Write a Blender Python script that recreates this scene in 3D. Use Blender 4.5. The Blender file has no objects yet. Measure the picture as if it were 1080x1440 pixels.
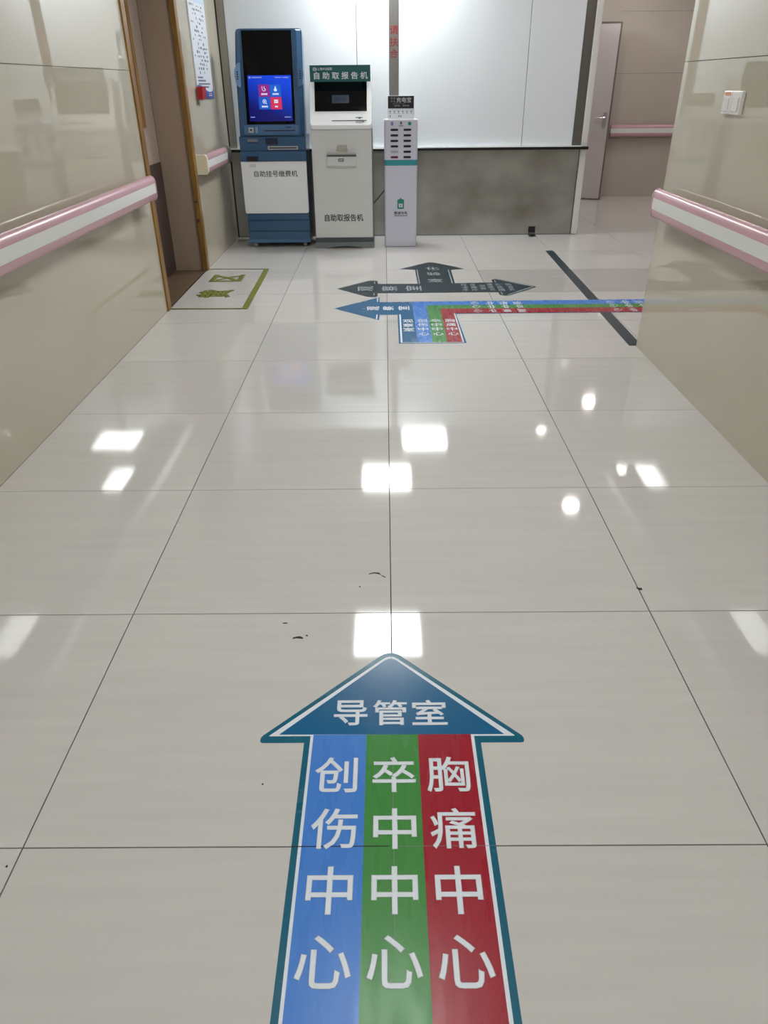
import bpy, bmesh, math, random
from mathutils import Vector, Matrix, Euler

random.seed(7)
SC = bpy.context.scene
COL = SC.collection

# ------------------------------------------------------------------ camera
F_PX, PITCH, YAW, ROLL, CAM_H = 1019.75, 0.532337, -0.004894, -0.009250, 1.41022
cp, sp, cy_, sy_ = math.cos(PITCH), math.sin(PITCH), math.cos(YAW), math.sin(YAW)
fw = Vector((sy_ * cp, cy_ * cp, -sp))
rt = Vector((cy_, -sy_, 0))
up = rt.cross(fw)
cr, sr = math.cos(ROLL), math.sin(ROLL)
rt2, up2 = rt * cr + up * sr, up * cr - rt * sr
cam = bpy.data.cameras.new('camera')
cam.sensor_fit = 'VERTICAL'
cam.sensor_height = 36.0
cam.lens = 36.0 * F_PX / 1440.0
cam.clip_start = 0.02
camo = bpy.data.objects.new('camera', cam)
COL.objects.link(camo)
M = Matrix((rt2, up2, -fw)).transposed().to_4x4()
M.translation = Vector((0, 0, CAM_H))
camo.matrix_world = M
SC.camera = camo

# ------------------------------------------------------------------ light set-up
SC.view_settings.view_transform = 'Standard'
SC.view_settings.look = 'None'
SC.view_settings.gamma = 1.0
SC.view_settings.use_curve_mapping = False
SC.view_settings.exposure = 1.5
PANEL_EMIT = 18.5          # ceiling panels, radiance
WARM_EMIT = 55.0           # downlights of the side corridor
w = bpy.data.worlds.new('world')
SC.world = w
w.use_nodes = True
w.node_tree.nodes['Background'].inputs[0].default_value = (0.9, 0.95, 1, 1)
w.node_tree.nodes['Background'].inputs[1].default_value = 0.25
SC.cycles.max_bounces = 10
SC.cycles.diffuse_bounces = 6
SC.cycles.glossy_bounces = 6
SC.cycles.caustics_reflective = False
SC.cycles.sample_clamp_indirect = 6.0


# ------------------------------------------------------------------ helpers
def lin(c):
    r = []
    for v in c:
        v = v / 255.0
        r.append(v / 12.92 if v <= 0.04045 else ((v + 0.055) / 1.055) ** 2.4)
    return (r[0], r[1], r[2], 1.0)


def mat(name, rgb, rough=0.4, metal=0.0, spec=0.5, vary=0.0, scale=(6, 6, 6), rgb2=None, rvary=0.0,
        per_object=0.0, detail=3.0, coat=0.0, bump=0.0, frm=(0.3, 0.7)):
    """principled material; vary/rgb2 mixes a stretched noise into the colour"""
    m = bpy.data.materials.new(name)
    m.use_nodes = True
    nt = m.node_tree
    b = nt.nodes['Principled BSDF']
    b.inputs['Base Color'].default_value = lin(rgb)
    b.inputs['Roughness'].default_value = rough
    b.inputs['Metallic'].default_value = metal
    b.inputs['Specular IOR Level'].default_value = spec
    b.inputs['Coat Weight'].default_value = coat
    if vary or rvary or rgb2 or per_object or bump:
        tc = nt.nodes.new('ShaderNodeTexCoord')
        oi = nt.nodes.new('ShaderNodeObjectInfo')
        mp = nt.nodes.new('ShaderNodeMapping')
        mp.inputs['Scale'].default_value = scale
        mul = nt.nodes.new('ShaderNodeMath')
        mul.operation = 'MULTIPLY'
        mul.inputs[1].default_value = 37.0
        nt.links.new(oi.outputs['Random'], mul.inputs[0])
        nt.links.new(tc.outputs['Object'], mp.inputs['Vector'])
        add = nt.nodes.new('ShaderNodeVectorMath')
        add.operation = 'ADD'
        nt.links.new(mp.outputs[0], add.inputs[0])
        nt.links.new(mul.outputs[0], add.inputs[1])
        nz = nt.nodes.new('ShaderNodeTexNoise')
        nz.inputs['Scale'].default_value = 1.0
        nz.inputs['Detail'].default_value = detail
        nt.links.new(add.outputs[0], nz.inputs['Vector'])
        if vary or rgb2:
            ramp = nt.nodes.new('ShaderNodeMapRange')
            ramp.inputs['From Min'].default_value = frm[0]
            ramp.inputs['From Max'].default_value = frm[1]
            nt.links.new(nz.outputs['Fac'], ramp.inputs['Value'])
            mix = nt.nodes.new('ShaderNodeMix')
            mix.data_type = 'RGBA'
            a = lin(rgb)
            bb = lin(rgb2) if rgb2 else tuple(min(1, x * (1 - vary)) for x in a[:3]) + (1,)
            mix.inputs[6].default_value = a
            mix.inputs[7].default_value = bb
            nt.links.new(ramp.outputs[0], mix.inputs[0])
            out = mix.outputs[2]
            if per_object:
                hs = nt.nodes.new('ShaderNodeHueSaturation')
                mr = nt.nodes.new('ShaderNodeMapRange')
                mr.inputs['To Min'].default_value = 1 - per_object
                mr.inputs['To Max'].default_value = 1 + per_object
                nt.links.new(oi.outputs['Random'], mr.inputs['Value'])
                nt.links.new(mr.outputs[0], hs.inputs['Value'])
                nt.links.new(out, hs.inputs['Color'])
                out = hs.outputs[0]
            nt.links.new(out, b.inputs['Base Color'])
        if rvary:
            mr = nt.nodes.new('ShaderNodeMapRange')
            mr.inputs['From Min'].default_value = 0.3
            mr.inputs['From Max'].default_value = 0.7
            mr.inputs['To Min'].default_value = max(0.0, rough - rvary)
            mr.inputs['To Max'].default_value = rough + rvary
            nt.links.new(nz.outputs['Fac'], mr.inputs['Value'])
            nt.links.new(mr.outputs[0], b.inputs['Roughness'])
        if bump:
            bp = nt.nodes.new('ShaderNodeBump')
            bp.inputs['Strength'].default_value = bump
            bp.inputs['Distance'].default_value = 0.01
            nt.links.new(nz.outputs['Fac'], bp.inputs['Height'])
            nt.links.new(bp.outputs[0], b.inputs['Normal'])
    return m


def emit(name, rgb, s, base=(10, 10, 10)):
    m = mat(name, base, 0.15)
    b = m.node_tree.nodes['Principled BSDF']
    b.inputs['Emission Color'].default_value = lin(rgb)
    b.inputs['Emission Strength'].default_value = s
    return m


def B():
    return bmesh.new()


def box(bm, x0, x1, y0, y1, z0, z1, bev=0.0, seg=1):
    vs = [bm.verts.new((x, y, z)) for z in (z0, z1) for y in (y0, y1) for x in (x0, x1)]
    fs = []
    for q in ((0, 2, 3, 1), (4, 5, 7, 6), (0, 1, 5, 4), (2, 6, 7, 3), (0, 4, 6, 2), (1, 3, 7, 5)):
        fs.append(bm.faces.new([vs[i] for i in q]))
    if bev:
        es = list({e for f in fs for e in f.edges})
        bmesh.ops.bevel(bm, geom=es, offset=bev, segments=seg, affect='EDGES', profile=0.5)
    return bm


def prism(bm, pts, axis, a0, a1):
    """polygon pts extruded along axis: z:(x,y)  y:(x,z)  x:(y,z)"""
    def P(p, a):
        if axis == 'z':
            return (p[0], p[1], a)
        if axis == 'y':
            return (p[0], a, p[1])
        return (a, p[0], p[1])
    lo = [bm.verts.new(P(p, a0)) for p in pts]
    hi = [bm.verts.new(P(p, a1)) for p in pts]
    n = len(pts)
    f = [bm.faces.new(lo), bm.faces.new(hi)]
    for i in range(n):
        f.append(bm.faces.new((lo[i], lo[(i + 1) % n], hi[(i + 1) % n], hi[i])))
    bmesh.ops.recalc_face_normals(bm, faces=f)
    return bm


def fillet(pts, radii, n=5):
    """round the corners of a polygon; radii is one number or one per corner"""
    out = []
    m = len(pts)
    for i in range(m):
        r = radii[i] if isinstance(radii, (list, tuple)) else radii
        p = Vector(pts[i]).to_2d() if len(pts[i]) > 2 else Vector(pts[i])
        a = Vector(pts[i - 1])
        c = Vector(pts[(i + 1) % m])
        if not r:
            out.append(tuple(p))
            continue
        da, dc = (a - p), (c - p)
        d = min(r, da.length * 0.45, dc.length * 0.45)
        s, e = p + da.normalized() * d, p + dc.normalized() * d
        for k in range(n + 1):
            t = k / n
            q = s * (1 - t) ** 2 + p * 2 * t * (1 - t) + e * t * t
            out.append((q.x, q.y))
    return out


def rrect(x0, x1, z0, z1, r, n=4):
    return fillet([(x0, z0), (x1, z0), (x1, z1), (x0, z1)], r, n)


def cyl(bm, p0, p1, r, n=16, r2=None):
    p0, p1 = Vector(p0), Vector(p1)
    d = (p1 - p0)
    q = d.to_track_quat('Z', 'Y')
    mtx = Matrix.Translation((p0 + p1) / 2) @ q.to_matrix().to_4x4()
    bmesh.ops.create_cone(bm, cap_ends=True, segments=n, radius1=r, radius2=r if r2 is None else r2, depth=d.length, matrix=mtx)
    return bm


def tube(bm, path, r, n=8):
    path = [Vector(p) for p in path]
    rings = []
    for i, p in enumerate(path):
        d = (path[min(i + 1, len(path) - 1)] - path[max(i - 1, 0)]).normalized()
        s = d.orthogonal().normalized() if abs(d.z) > 0.99 else d.cross(Vector((0, 0, 1))).normalized()
        t = s.cross(d)
        rings.append([bm.verts.new(p + (s * math.cos(2 * math.pi * k / n) + t * math.sin(2 * math.pi * k / n)) * r) for k in range(n)])
    for a, b in zip(rings, rings[1:]):
        for k in range(n):
            bm.faces.new((a[k], a[(k + 1) % n], b[(k + 1) % n], b[k]))
    bm.faces.new(rings[0])
    bm.faces.new(rings[-1])
    bmesh.ops.recalc_face_normals(bm, faces=bm.faces)
    return bm


def obj(name, bm, m, parent=None, loc=None, rot=None, smooth=False, kind=None, label=None):
    me = bpy.data.meshes.new(name)
    bm.normal_update()
    bm.to_mesh(me)
    bm.free()
    me.materials.append(m)
    if smooth:
        for p in me.polygons:
            p.use_smooth = True
        try:
            me.set_sharp_from_angle(angle=math.radians(35))
        except Exception:
            pass
    o = bpy.data.objects.new(name, me)
    COL.objects.link(o)
    if parent:
        o.parent = parent
    if loc:
        o.location = loc
    if rot:
        o.rotation_euler = rot
    if kind:
        o['kind'] = kind
    if label:
        o['label'] = label
    return o


def thing(name, label, cat, loc=(0, 0, 0), group=None):
    o = bpy.data.objects.new(name, None)
    o.empty_display_size = 0.1
    COL.objects.link(o)
    o.location = loc
    return tag(o, label, cat, group)


def tag(o, label, cat, group=None):
    o['label'] = label
    o['category'] = cat
    if group:
        o['group'] = group
    return o


_glyphs = {}


def glyph(ch, off):
    k = (ch, off)
    if k not in _glyphs:
        c = bpy.data.curves.new('lettering', 'FONT')
        c.body = ch
        c.resolution_u = 3
        c.bevel_depth = off * 0.7              # thickens the strokes; flattened again in put()
        c.bevel_resolution = 0
        o = bpy.data.objects.new('lettering', c)
        COL.objects.link(o)
        dg = bpy.context.evaluated_depsgraph_get()
        dg.update()
        me = bpy.data.meshes.new_from_object(o.evaluated_get(dg))
        bpy.data.objects.remove(o)
        bpy.data.curves.remove(c)
        xs = [v.co.x for v in me.vertices]
        ys = [v.co.y for v in me.vertices]
        bx = (min(xs), max(xs), min(ys), max(ys))
        cx, cy = (bx[0] + bx[1]) / 2, (bx[2] + bx[3]) / 2
        for v in me.vertices:
            v.co.x -= cx
            v.co.y -= cy
        me.materials.clear()
        me.materials.append(None)
        me.name = 'character'
        _glyphs[k] = (me, bx[1] - bx[0], bx[3] - bx[2], cx, cy)
    return _glyphs[k]


def put(parent, ch, c, r, u, w, h, m, off=0.02, fit=True, name='character'):
    """one character: centre c, directions r (its right) and u (its up), in the parent's own space"""
    me, gw, gh, gx, gy = glyph(ch, off)
    r, u, c = Vector(r), Vector(u), Vector(c)
    if fit:
        s1, s2 = w / gw, h / gh
    else:
        s1, s2 = w, h
        c = c + r * (gx - 0.48) * s1 + u * (gy - 0.385) * s2
    n = r.cross(u) * (0.00012 / max(off * 0.7, 0.001))
    o = bpy.data.objects.new(name, me)
    COL.objects.link(o)
    o.parent = parent
    mm = Matrix((r * s1, u * s2, n)).transposed().to_4x4()
    mm.translation = c
    o.matrix_basis = mm
    o.material_slots[0].link = 'OBJECT'
    o.material_slots[0].material = m
    return o


def text(parent, s, x0, x1, c, r, u, h, m, off=0.02):
    """a line of characters spread from x0 to x1 along r; c is the origin of that line"""
    n = len(s)
    cell = (x1 - x0) / n
    for i, ch in enumerate(s):
        if ch == ' ':
            continue
        put(parent, ch, Vector(c) + Vector(r) * (x0 + cell * (i + 0.5)), r, u, min(cell, h * 1.15), h, m, off, fit=False)


def flat(name, pts, z0, z1, m, parent, loc=(0, 0)):
    return obj(name, prism(B(), [(p[0] - loc[0], p[1] - loc[1]) for p in pts], 'z', z0, z1), m, parent)


XR, YU, ZU = (1, 0, 0), (0, 1, 0), (0, 0, 1)

# ------------------------------------------------------------------ materials
M_tile = mat('floor_tile_porcelain', (206, 203, 200), 0.055, vary=0.06, scale=(2.2, 30, 1), per_object=0.02, detail=6, spec=0.45)
M_tile_p = mat('floor_tile_pinkish', (190, 186, 184), 0.055, vary=0.08, scale=(2.2, 30, 1), detail=6)
M_grout = mat('grout_dark', (52, 48, 44), 0.9)
M_wall = mat('wall_tile_cream', (192, 185, 169), 0.02, vary=0.03, scale=(1.5, 1.5, 1.5), spec=0.7)
M_wallfar = mat('wall_tile_far', (188, 180, 170), 0.12, vary=0.04, scale=(2, 2, 2))
M_joint = mat('wall_joint', (92, 86, 76), 0.9)
M_ceil = mat('ceiling_white', (232, 232, 230), 0.8)
M_white = mat('white_panel', (224, 229, 234), 0.22, vary=0.015, scale=(3, 3, 1), spec=0.35)
M_whitetrim = mat('white_trim', (214, 212, 212), 0.35)
M_steel = mat('brushed_steel', (128, 125, 122), 0.36, 0.75, vary=0.15, scale=(60, 60, 2), rvary=0.05)
M_steel2 = mat('brushed_steel_floor_reflection', (152, 147, 140), 0.4, 0.5, vary=0.1, scale=(60, 60, 2))  # left strip's reflection of the light floor, put into a lighter steel
M_dado = mat('stained_steel', (184, 184, 180), 0.30, 0.6, rgb2=(126, 121, 112), scale=(2.0, 2.0, 2.6), rvary=0.0, detail=4.0, frm=(0.2, 0.8))
M_black = mat('black_plastic', (14, 14, 15), 0.35)
M_ledge = mat('ledge_black', (10, 10, 10), 0.3)
M_ledgeglint = mat('ledge_top_glint', (238, 240, 240), 0.3)  # light caught along the ledge, put into a plain white colour
M_gold = mat('wood_gold_trim', (150, 112, 52), 0.35, vary=0.35, scale=(20, 20, 3), rgb2=(112, 78, 30))
M_brown = mat('brown_reveal', (160, 140, 124), 0.45, vary=0.05, scale=(8, 8, 2))
M_door = mat('door_taupe', (176, 160, 150), 0.4, vary=0.04, scale=(6, 6, 2))
M_kick = mat('kick_plate_brown', (72, 58, 54), 0.45)
M_thresh = mat('threshold_brown', (110, 88, 70), 0.3, vary=0.25, scale=(3, 14, 3))
M_fdoor = mat('far_door_laminate', (194, 188, 186), 0.35, vary=0.03, scale=(4, 4, 2))
M_frame = mat('door_frame_dark', (112, 98, 98), 0.4)
M_chrome = mat('chrome', (200, 198, 198), 0.15, 1.0)
M_pink = mat('handrail_pink', (198, 158, 168), 0.25)
M_band = mat('handrail_white', (222, 223, 222), 0.35)
M_railcore = mat('handrail_core', (120, 108, 100), 0.5)
M_cap = mat('handrail_cream_cap', (226, 216, 190), 0.4)
M_capdark = mat('handrail_grey_cap', (150, 142, 142), 0.4)
M_sw = mat('switch_white', (232, 231, 228), 0.3)
M_swshade = mat('switch_rocker', (220, 219, 217), 0.3)
M_orange = mat('orange_label', (224, 150, 118), 0.5)
M_teal = mat('sticker_teal', (18, 98, 124), 0.24, vary=0.12, scale=(4, 9, 4), rvary=0.06, spec=0.25)
M_tealblue = mat('sticker_head_blue', (16, 98, 146), 0.24, vary=0.12, scale=(5, 5, 5), rvary=0.06, spec=0.25)
M_blue = mat('sticker_blue', (66, 128, 214), 0.28, vary=0.05, scale=(30, 6, 4), rvary=0.05, detail=6, spec=0.25)
M_green = mat('sticker_green', (64, 138, 62), 0.28, vary=0.07, scale=(30, 6, 4), rvary=0.05, detail=6, spec=0.25)
M_red = mat('sticker_red', (158, 22, 42), 0.28, vary=0.06, scale=(30, 6, 4), rvary=0.05, detail=6, spec=0.25)
M_dark = mat('sticker_dark_slate', (28, 50, 62), 0.28, vary=0.15, scale=(8, 8, 4), spec=0.25)
M_print = mat('print_white', (222, 228, 238), 0.4, vary=0.06, scale=(40, 40, 4))
M_printgrey = mat('print_worn_grey', (158, 172, 178), 0.4, vary=0.2, scale=(30, 30, 4))
M_olive = mat('tape_olive', (122, 128, 36), 0.4, vary=0.2, scale=(14, 14, 4))
M_olive2 = mat('tape_olive_thin', (92, 98, 36), 0.4, vary=0.2, scale=(14, 14, 4))
M_kblue = mat('kiosk_blue', (47, 85, 122), 0.28, coat=0.3)
M_kblue2 = mat('kiosk_light_blue', (64, 104, 144), 0.3, coat=0.3)
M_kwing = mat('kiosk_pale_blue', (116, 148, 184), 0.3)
M_kdark = mat('kiosk_dark_blue', (18, 34, 60), 0.4)
M_kwhite = mat('kiosk_white', (228, 230, 234), 0.3)
M_kbright = mat('kiosk_head_lit_white', (244, 246, 250), 0.35)  # whiter head: the extra light on its tilted face put into the colour
M_kgrey = mat('kiosk_grey_white', (206, 207, 206), 0.35)
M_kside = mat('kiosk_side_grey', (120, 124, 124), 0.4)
M_plinth = mat('kiosk_plinth_grey', (112, 118, 122), 0.45)
M_plinth2 = mat('kiosk_plinth_dark', (72, 78, 82), 0.45)
M_glass = mat('screen_glass', (6, 6, 8), 0.06, spec=0.22)
M_offscr = mat('screen_off', (12, 11, 12), 0.08, spec=0.22)
M_sign = mat('sign_green', (6, 88, 88), 0.35)
M_ink = mat('black_lettering', (36, 40, 42), 0.5)
M_beige = mat('beige_paper', (176, 170, 156), 0.5)
M_silver = mat('silver_plate', (186, 188, 190), 0.3, 0.6)
M_caster = mat('caster_white', (190, 190, 188), 0.4)
M_cwhite = mat('charger_white', (202, 203, 219), 0.32)
M_cteal = mat('charger_teal', (52, 146, 156), 0.35)
M_slot = mat('charger_slot', (16, 17, 26), 0.3)
M_slotgrey = mat('charger_slot_grey', (164, 164, 170), 0.5)
M_slotred = mat('charger_slot_red', (92, 26, 40), 0.4)
M_place = mat('placard_black', (26, 27, 34), 0.3)
M_placew = mat('placard_white', (206, 208, 214), 0.3)
M_iconp = mat('icon_violet', (112, 116, 176), 0.4)
M_icong = mat('icon_green', (34, 132, 118), 0.4)
M_ick = mat('icon_grey', (86, 90, 104), 0.5)
M_placegrey = mat('placard_grey_print', (120, 122, 130), 0.5)
M_placetxt = mat('placard_text_print', (176, 180, 182), 0.5)
M_poster = mat('poster_white', (222, 228, 238), 0.3)
M_posterhead = mat('poster_pale_blue', (196, 216, 236), 0.3)
M_posterblue = mat('poster_blue', (44, 70, 150), 0.35)
M_postergrey = mat('poster_print', (96, 104, 122), 0.5)
M_redbox = mat('red_plastic', (168, 16, 26), 0.3)
M_redink = mat('red_lettering', (126, 44, 46), 0.5)
M_scuff = mat('scuff_black', (34, 30, 28), 0.8)
M_lamp = emit('lamp_panel', (250, 254, 253), PANEL_EMIT, (230, 230, 230))
M_lamp2 = emit('lamp_panel_dim', (250, 254, 253), PANEL_EMIT * 0.44, (230, 230, 230))
M_lamp3 = emit('lamp_panel_mid', (250, 254, 253), PANEL_EMIT * 0.66, (230, 230, 230))
M_lampframe = mat('lamp_frame', (225, 226, 226), 0.5)
M_down = emit('lamp_downlight', (255, 246, 243), WARM_EMIT, (230, 230, 230))

# =================================================================== SETTING
# ---- floor: slab + one object per tile
T, GX, GY = 0.8, 0.01038, 0.97828
bm = B()
box(bm, -1.60, 6.6, -5.2, 11.4, -0.06, -0.004)
floor = obj('floor', bm, M_grout, kind='structure')
bm = B()
g = 0.0017
box(bm, -T / 2 + g, T / 2 - g, -T / 2 + g, T / 2 - g, -0.004, 0.0)
tile_me = bpy.data.meshes.new('tile')
bm.to_mesh(tile_me)
bm.free()
tile_me.materials.append(M_tile)
for j in range(-8, 13):
    for i in range(-2, 8):
        if i > 1 and j < 4:
            continue
        if j > 9 and i < 2:
            continue
        o = bpy.data.objects.new('tile', tile_me)
        COL.objects.link(o)
        o.parent = floor
        o.location = (GX + (i + 0.5) * T, GY + (j + 0.5) * T, 0)
        if j == 6 and i >= 1:
            o.material_slots[0].link = 'OBJECT'
            o.material_slots[0].material = M_tile_p
obj('threshold', box(B(), -1.90, -1.601, 5.30, 6.66, -0.05, 0.001), M_thresh, floor)


def scuff(pts, wdt):
    bm = B()
    n = len(pts)
    L, R_ = [], []
    for i, p in enumerate(pts):
        ww = wdt * (0.35 + 0.65 * math.sin(math.pi * (i + 0.4) / n)) * random.uniform(0.6, 1.2)
        L.append((p[0], p[1] + ww))
        R_.append((p[0], p[1] - ww))
    prism(bm, L + R_[::-1], 'z', 0.0001, 0.0009)
    obj('scuff_mark', bm, M_scuff, floor)


scuff([(-0.062, 1.985), (-0.045, 1.992), (-0.028, 1.988), (-0.022, 1.98)], 0.004)
scuff([(-0.02, 1.976), (-0.012, 1.970), (-0.006, 1.966)], 0.003)
scuff([(-0.282, 1.660), (-0.272, 1.664), (-0.260, 1.664), (-0.251, 1.660)], 0.006)
scuff([(-0.245, 1.672), (-0.241, 1.673), (-0.238, 1.671)], 0.003)
scuff([(0.806, 1.899), (0.814, 1.892), (0.822, 1.893)], 0.008)
scuff([(-0.093, 1.915), (-0.090, 1.915), (-0.088, 1.914)], 0.003)
scuff([(-0.298, 1.14), (-0.296, 1.141), (-0.294, 1.14)], 0.003)
scuff([(-0.807, 0.935), (-0.805, 0.936), (-0.803, 0.935)], 0.004)
scuff([(-0.32, 1.73), (-0.312, 1.731), (-0.305, 1.730)], 0.0025)

# ---- ceiling
CH = 2.8
obj('ceiling', box(B(), -1.95, 6.6, -5.2, 11.5, CH, CH + 0.05), M_ceil, kind='structure')


# ---- side walls with polished tiles
def wall_tiles(parent, axis, face, thick, spans, zs, m, gap=0.0014):
    """one object per wall tile; face is the room side, thick points into the wall"""
    for (a0, a1) in spans:
        for (z0, z1) in zs:
            bm = B()
            zz0, zz1 = z0 + (gap if z0 > 0 else 0), z1 - gap
            if axis == 'x':
                box(bm, min(face, face + thick), max(face, face + thick), a0, a1, zz0, zz1)
            else:
                box(bm, a0, a1, min(face, face + thick), max(face, face + thick), zz0, zz1)
            obj('wall_tile', bm, m, parent)


ZS = ((0, 0.75), (0.75, 1.5), (1.5, 2.25), (2.25, CH))
XL, XRW = -1.59, 1.552
bm = B()
box(bm, -1.90, XL - 0.01, -5.0, 5.30, 0, CH)
box(bm, -1.90, XL - 0.01, 6.685, 8.45, 0, CH)
box(bm, -1.90, XL - 0.01, 5.30, 6.685, 2.25, CH)
wall_left = obj('wall_left', bm, M_joint, kind='structure')
wall_tiles(wall_left, 'x', XL, -0.01, ((-5, -2.7), (-2.6995, -0.0005), (0, 2.5495), (2.55, 5.30)), ZS, M_wall)
wall_tiles(wall_left, 'x', XL, -0.01, ((6.70, 8.28),), ((0, 0.75), (0.75, 2.25), (2.25, CH)), M_wall)
wall_tiles(wall_left, 'x', XL, -0.01, ((5.30, 6.70),), ((2.25, CH),), M_wall)
obj('reveal_panel', box(B(), -1.86, -1.615, 6.66, 6.684, 0, 2.25), M_brown, wall_left)
obj('reveal_panel', box(B(), -1.86, -1.60, 5.301, 5.316, 0, 2.25), M_brown, wall_left)
obj('reveal_panel', box(B(), -1.86, -1.60, 5.316, 6.66, 2.235, 2.249), M_brown, wall_left)

trim1 = obj('trim_1', prism(B(), fillet([(-1.592, 5.296), (-1.578, 5.296), (-1.578, 5.372), (-1.612, 5.372), (-1.612, 5.318), (-1.592, 5.318)], 0.004, 3), 'z', 0.0, 2.3), M_gold, kind='structure')
trim2 = obj('trim_2', prism(B(), fillet([(-1.616, 6.632), (-1.576, 6.632), (-1.576, 6.712), (-1.589, 6.712), (-1.589, 6.684), (-1.616, 6.684)], 0.004, 3), 'z', 0.0, 2.3), M_gold, kind='structure')
for (z0, z1, dy) in ((0.405, 0.43, 0.006), (0.56, 0.575, 0.004)):
    obj('chipped_patch', box(B(), -1.617, -1.59, 6.629, 6.631 + dy * 0.2, z0, z1), M_kick, trim2)

# door in the recess
door1 = obj('door_1', box(B(), -1.899, -1.862, 5.318, 6.656, 0.004, 2.233), M_door, kind='structure')
obj('kick_plate', box(B(), -1.862, -1.858, 5.33, 6.650, 0.01, 0.875), M_kick, door1, label='dark brown kick plate')
obj('edge_strip', box(B(), -1.862, -1.850, 6.31, 6.385, 1.14, 2.22, 0.003), M_gold, door1, label='golden wood strip')

# right wall + its return
bm = B()
box(bm, XRW + 0.01, 1.76, -5.0, 4.39, 0, CH)
box(bm, 1.76, 6.5, 4.25, 4.39, 0, CH)
wall_right = obj('wall_right', bm, M_joint, kind='structure')
wall_tiles(wall_right, 'x', XRW, 0.01, ((-5, -2.6), (-2.5995, -0.0005), (0, 2.4495), (2.45, 4.392)), ZS, M_wall)
wall_tiles(wall_right, 'y', 4.40, -0.01, ((XRW, 3.2), (3.2005, 4.8), (4.8005, 6.5)), ZS, M_wall)

# wall behind the camera, far corridor walls
obj('wall_front', box(B(), -1.9, 1.76, -5.2, -5.0, 0, CH), M_wall, kind='structure')
wall_far = obj('wall_far', box(B(), 1.9, 6.6, 11.311, 11.45, 0, CH), M_joint, kind='structure')
wall_tiles(wall_far, 'y', 11.30, 0.011, ((1.9, 2.15),), ZS, M_wallfar)
wall_tiles(wall_far, 'y', 11.30, 0.011, ((2.15, 3.06),), ((2.09, CH),), M_wallfar)
wall_tiles(wall_far, 'y', 11.30, 0.011, ((3.06, 4.7), (4.7005, 6.5)), ((0, 0.75), (0.75, 1.515), (1.515, 2.2), (2.2, CH)), M_wallfar)
obj('wall_side', box(B(), 6.5, 6.6, 4.3, 11.4, 0, CH), M_wallfar, kind='structure')

# far door leaf standing ajar
hinge = Vector((2.19, 11.25, 0))
ang = math.atan2(10.955 - 11.25, 2.995 - 2.19)
L = (Vector((2.995, 10.955, 0)) - hinge).length
door2 = obj('door_2', box(B(), 0, L, 0, 0.042, 0.006, 2.062, 0.002), M_fdoor, loc=hinge, rot=(0, 0, ang), kind='structure')
obj('edge_band', box(B(), L - 0.014, L + 0.003, -0.003, 0.045, 0.006, 2.065), M_frame, door2)
obj('edge_band', box(B(), 0, L + 0.003, -0.003, 0.045, 2.054, 2.068), M_frame, door2)
obj('edge_band', box(B(), 0, L + 0.003, -0.003, 0.045, 0.004, 0.016), M_frame, door2)
bm = B()
prism(bm, rrect(L - 0.085, L - 0.045, 0.89, 1.07, 0.012), 'y', -0.012, -0.001)
hp = obj('handle', bm, M_chrome, door2, label='chrome lever handle on a long plate')
bm = B()
cyl(bm, (L - 0.065, -0.012, 1.01), (L - 0.065, -0.055, 1.01), 0.010)
tube(bm, [(L - 0.060, -0.055, 1.01), (L - 0.10, -0.058, 1.010), (L - 0.19, -0.052, 1.006)], 0.008)
cyl(bm, (L - 0.065, -0.012, 1.058), (L - 0.065, -0.02, 1.058), 0.009)
cyl(bm, (L - 0.065, -0.012, 0.93), (L - 0.065, -0.022, 0.93), 0.011)
obj('lever', bm, M_chrome, hp, smooth=True)
obj('trim_3', box(B(), 2.16, 3.05, 11.31, 11.33, 0.0, 2.085), M_frame, kind='structure')

# ---- back partition, open at the top
YB = 8.29
PT = 2.275
bm = B()
box(bm, -1.598, 2.05, YB + 0.012, YB + 0.10, 0, PT)
wall_back = obj('wall_back', bm, M_joint, kind='structure')
obj('wall_inner', box(B(), 1.98, 2.05, YB + 0.10, 11.29, 0, PT), M_whitetrim, kind='structure')
obj('wall_inner', box(B(), -1.90, -1.60, 8.452, 11.4, 0, CH), M_whitetrim, kind='structure')
obj('wall_inner', box(B(), -1.60, 1.90, 11.32, 11.45, 0, CH), M_whitetrim, kind='structure')
for (a, b) in ((-1.505, -0.2650), (-0.2595, 0.050), (0.142, 1.3945), (1.4000, 1.912)):
    obj('panel', box(B(), a, b, YB, YB + 0.012, 0.862, PT, 0.0012), M_white, wall_back)
obj('corner_gap', box(B(), -1.5905, -1.577, YB - 0.004, YB + 0.010, 0.0, PT), M_black, wall_back)
for (a, b) in ((-1.577, -1.507), (0.052, 0.140), (1.914, 2.004)):
    st = obj('steel_strip', box(B(), a, b, YB - 0.006, YB + 0.012, 0.862, PT), M_steel if a > -1 else M_steel2, wall_back)
    if a == 0.052:
        for ch, z in (('请', 1.862), ('扶', 1.765), ('合', 1.672)):
            put(st, ch, (0.0965, YB - 0.0075, z), XR, ZU, 0.082, 0.076, M_redink, 0.03, True)
obj('corner_trim', box(B(), 2.006, 2.070, YB - 0.010, YB + 0.11, 0.006, PT, 0.006), M_whitetrim, wall_back)
obj('top_cap', box(B(), -1.598, 2.072, YB - 0.012, YB + 0.11, PT, PT + 0.012), M_steel, wall_back)
lg = obj('ledge', box(B(), -1.597, 2.075, YB - 0.055, YB - 0.001, 0.828, 0.853, 0.003), M_ledge, wall_back)
obj('ledge_glint', box(B(), -1.597, 2.002, YB - 0.050, YB - 0.001, 0.853, 0.861), M_ledgeglint, lg)  # white bar drawn as the light reflected along the ledge
for (a, b) in ((-1.577, 1.995),):
    obj('dado_panel', box(B(), a, b, YB - 0.002, YB + 0.012, 0.012, 0.828), M_dado, wall_back)
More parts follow.
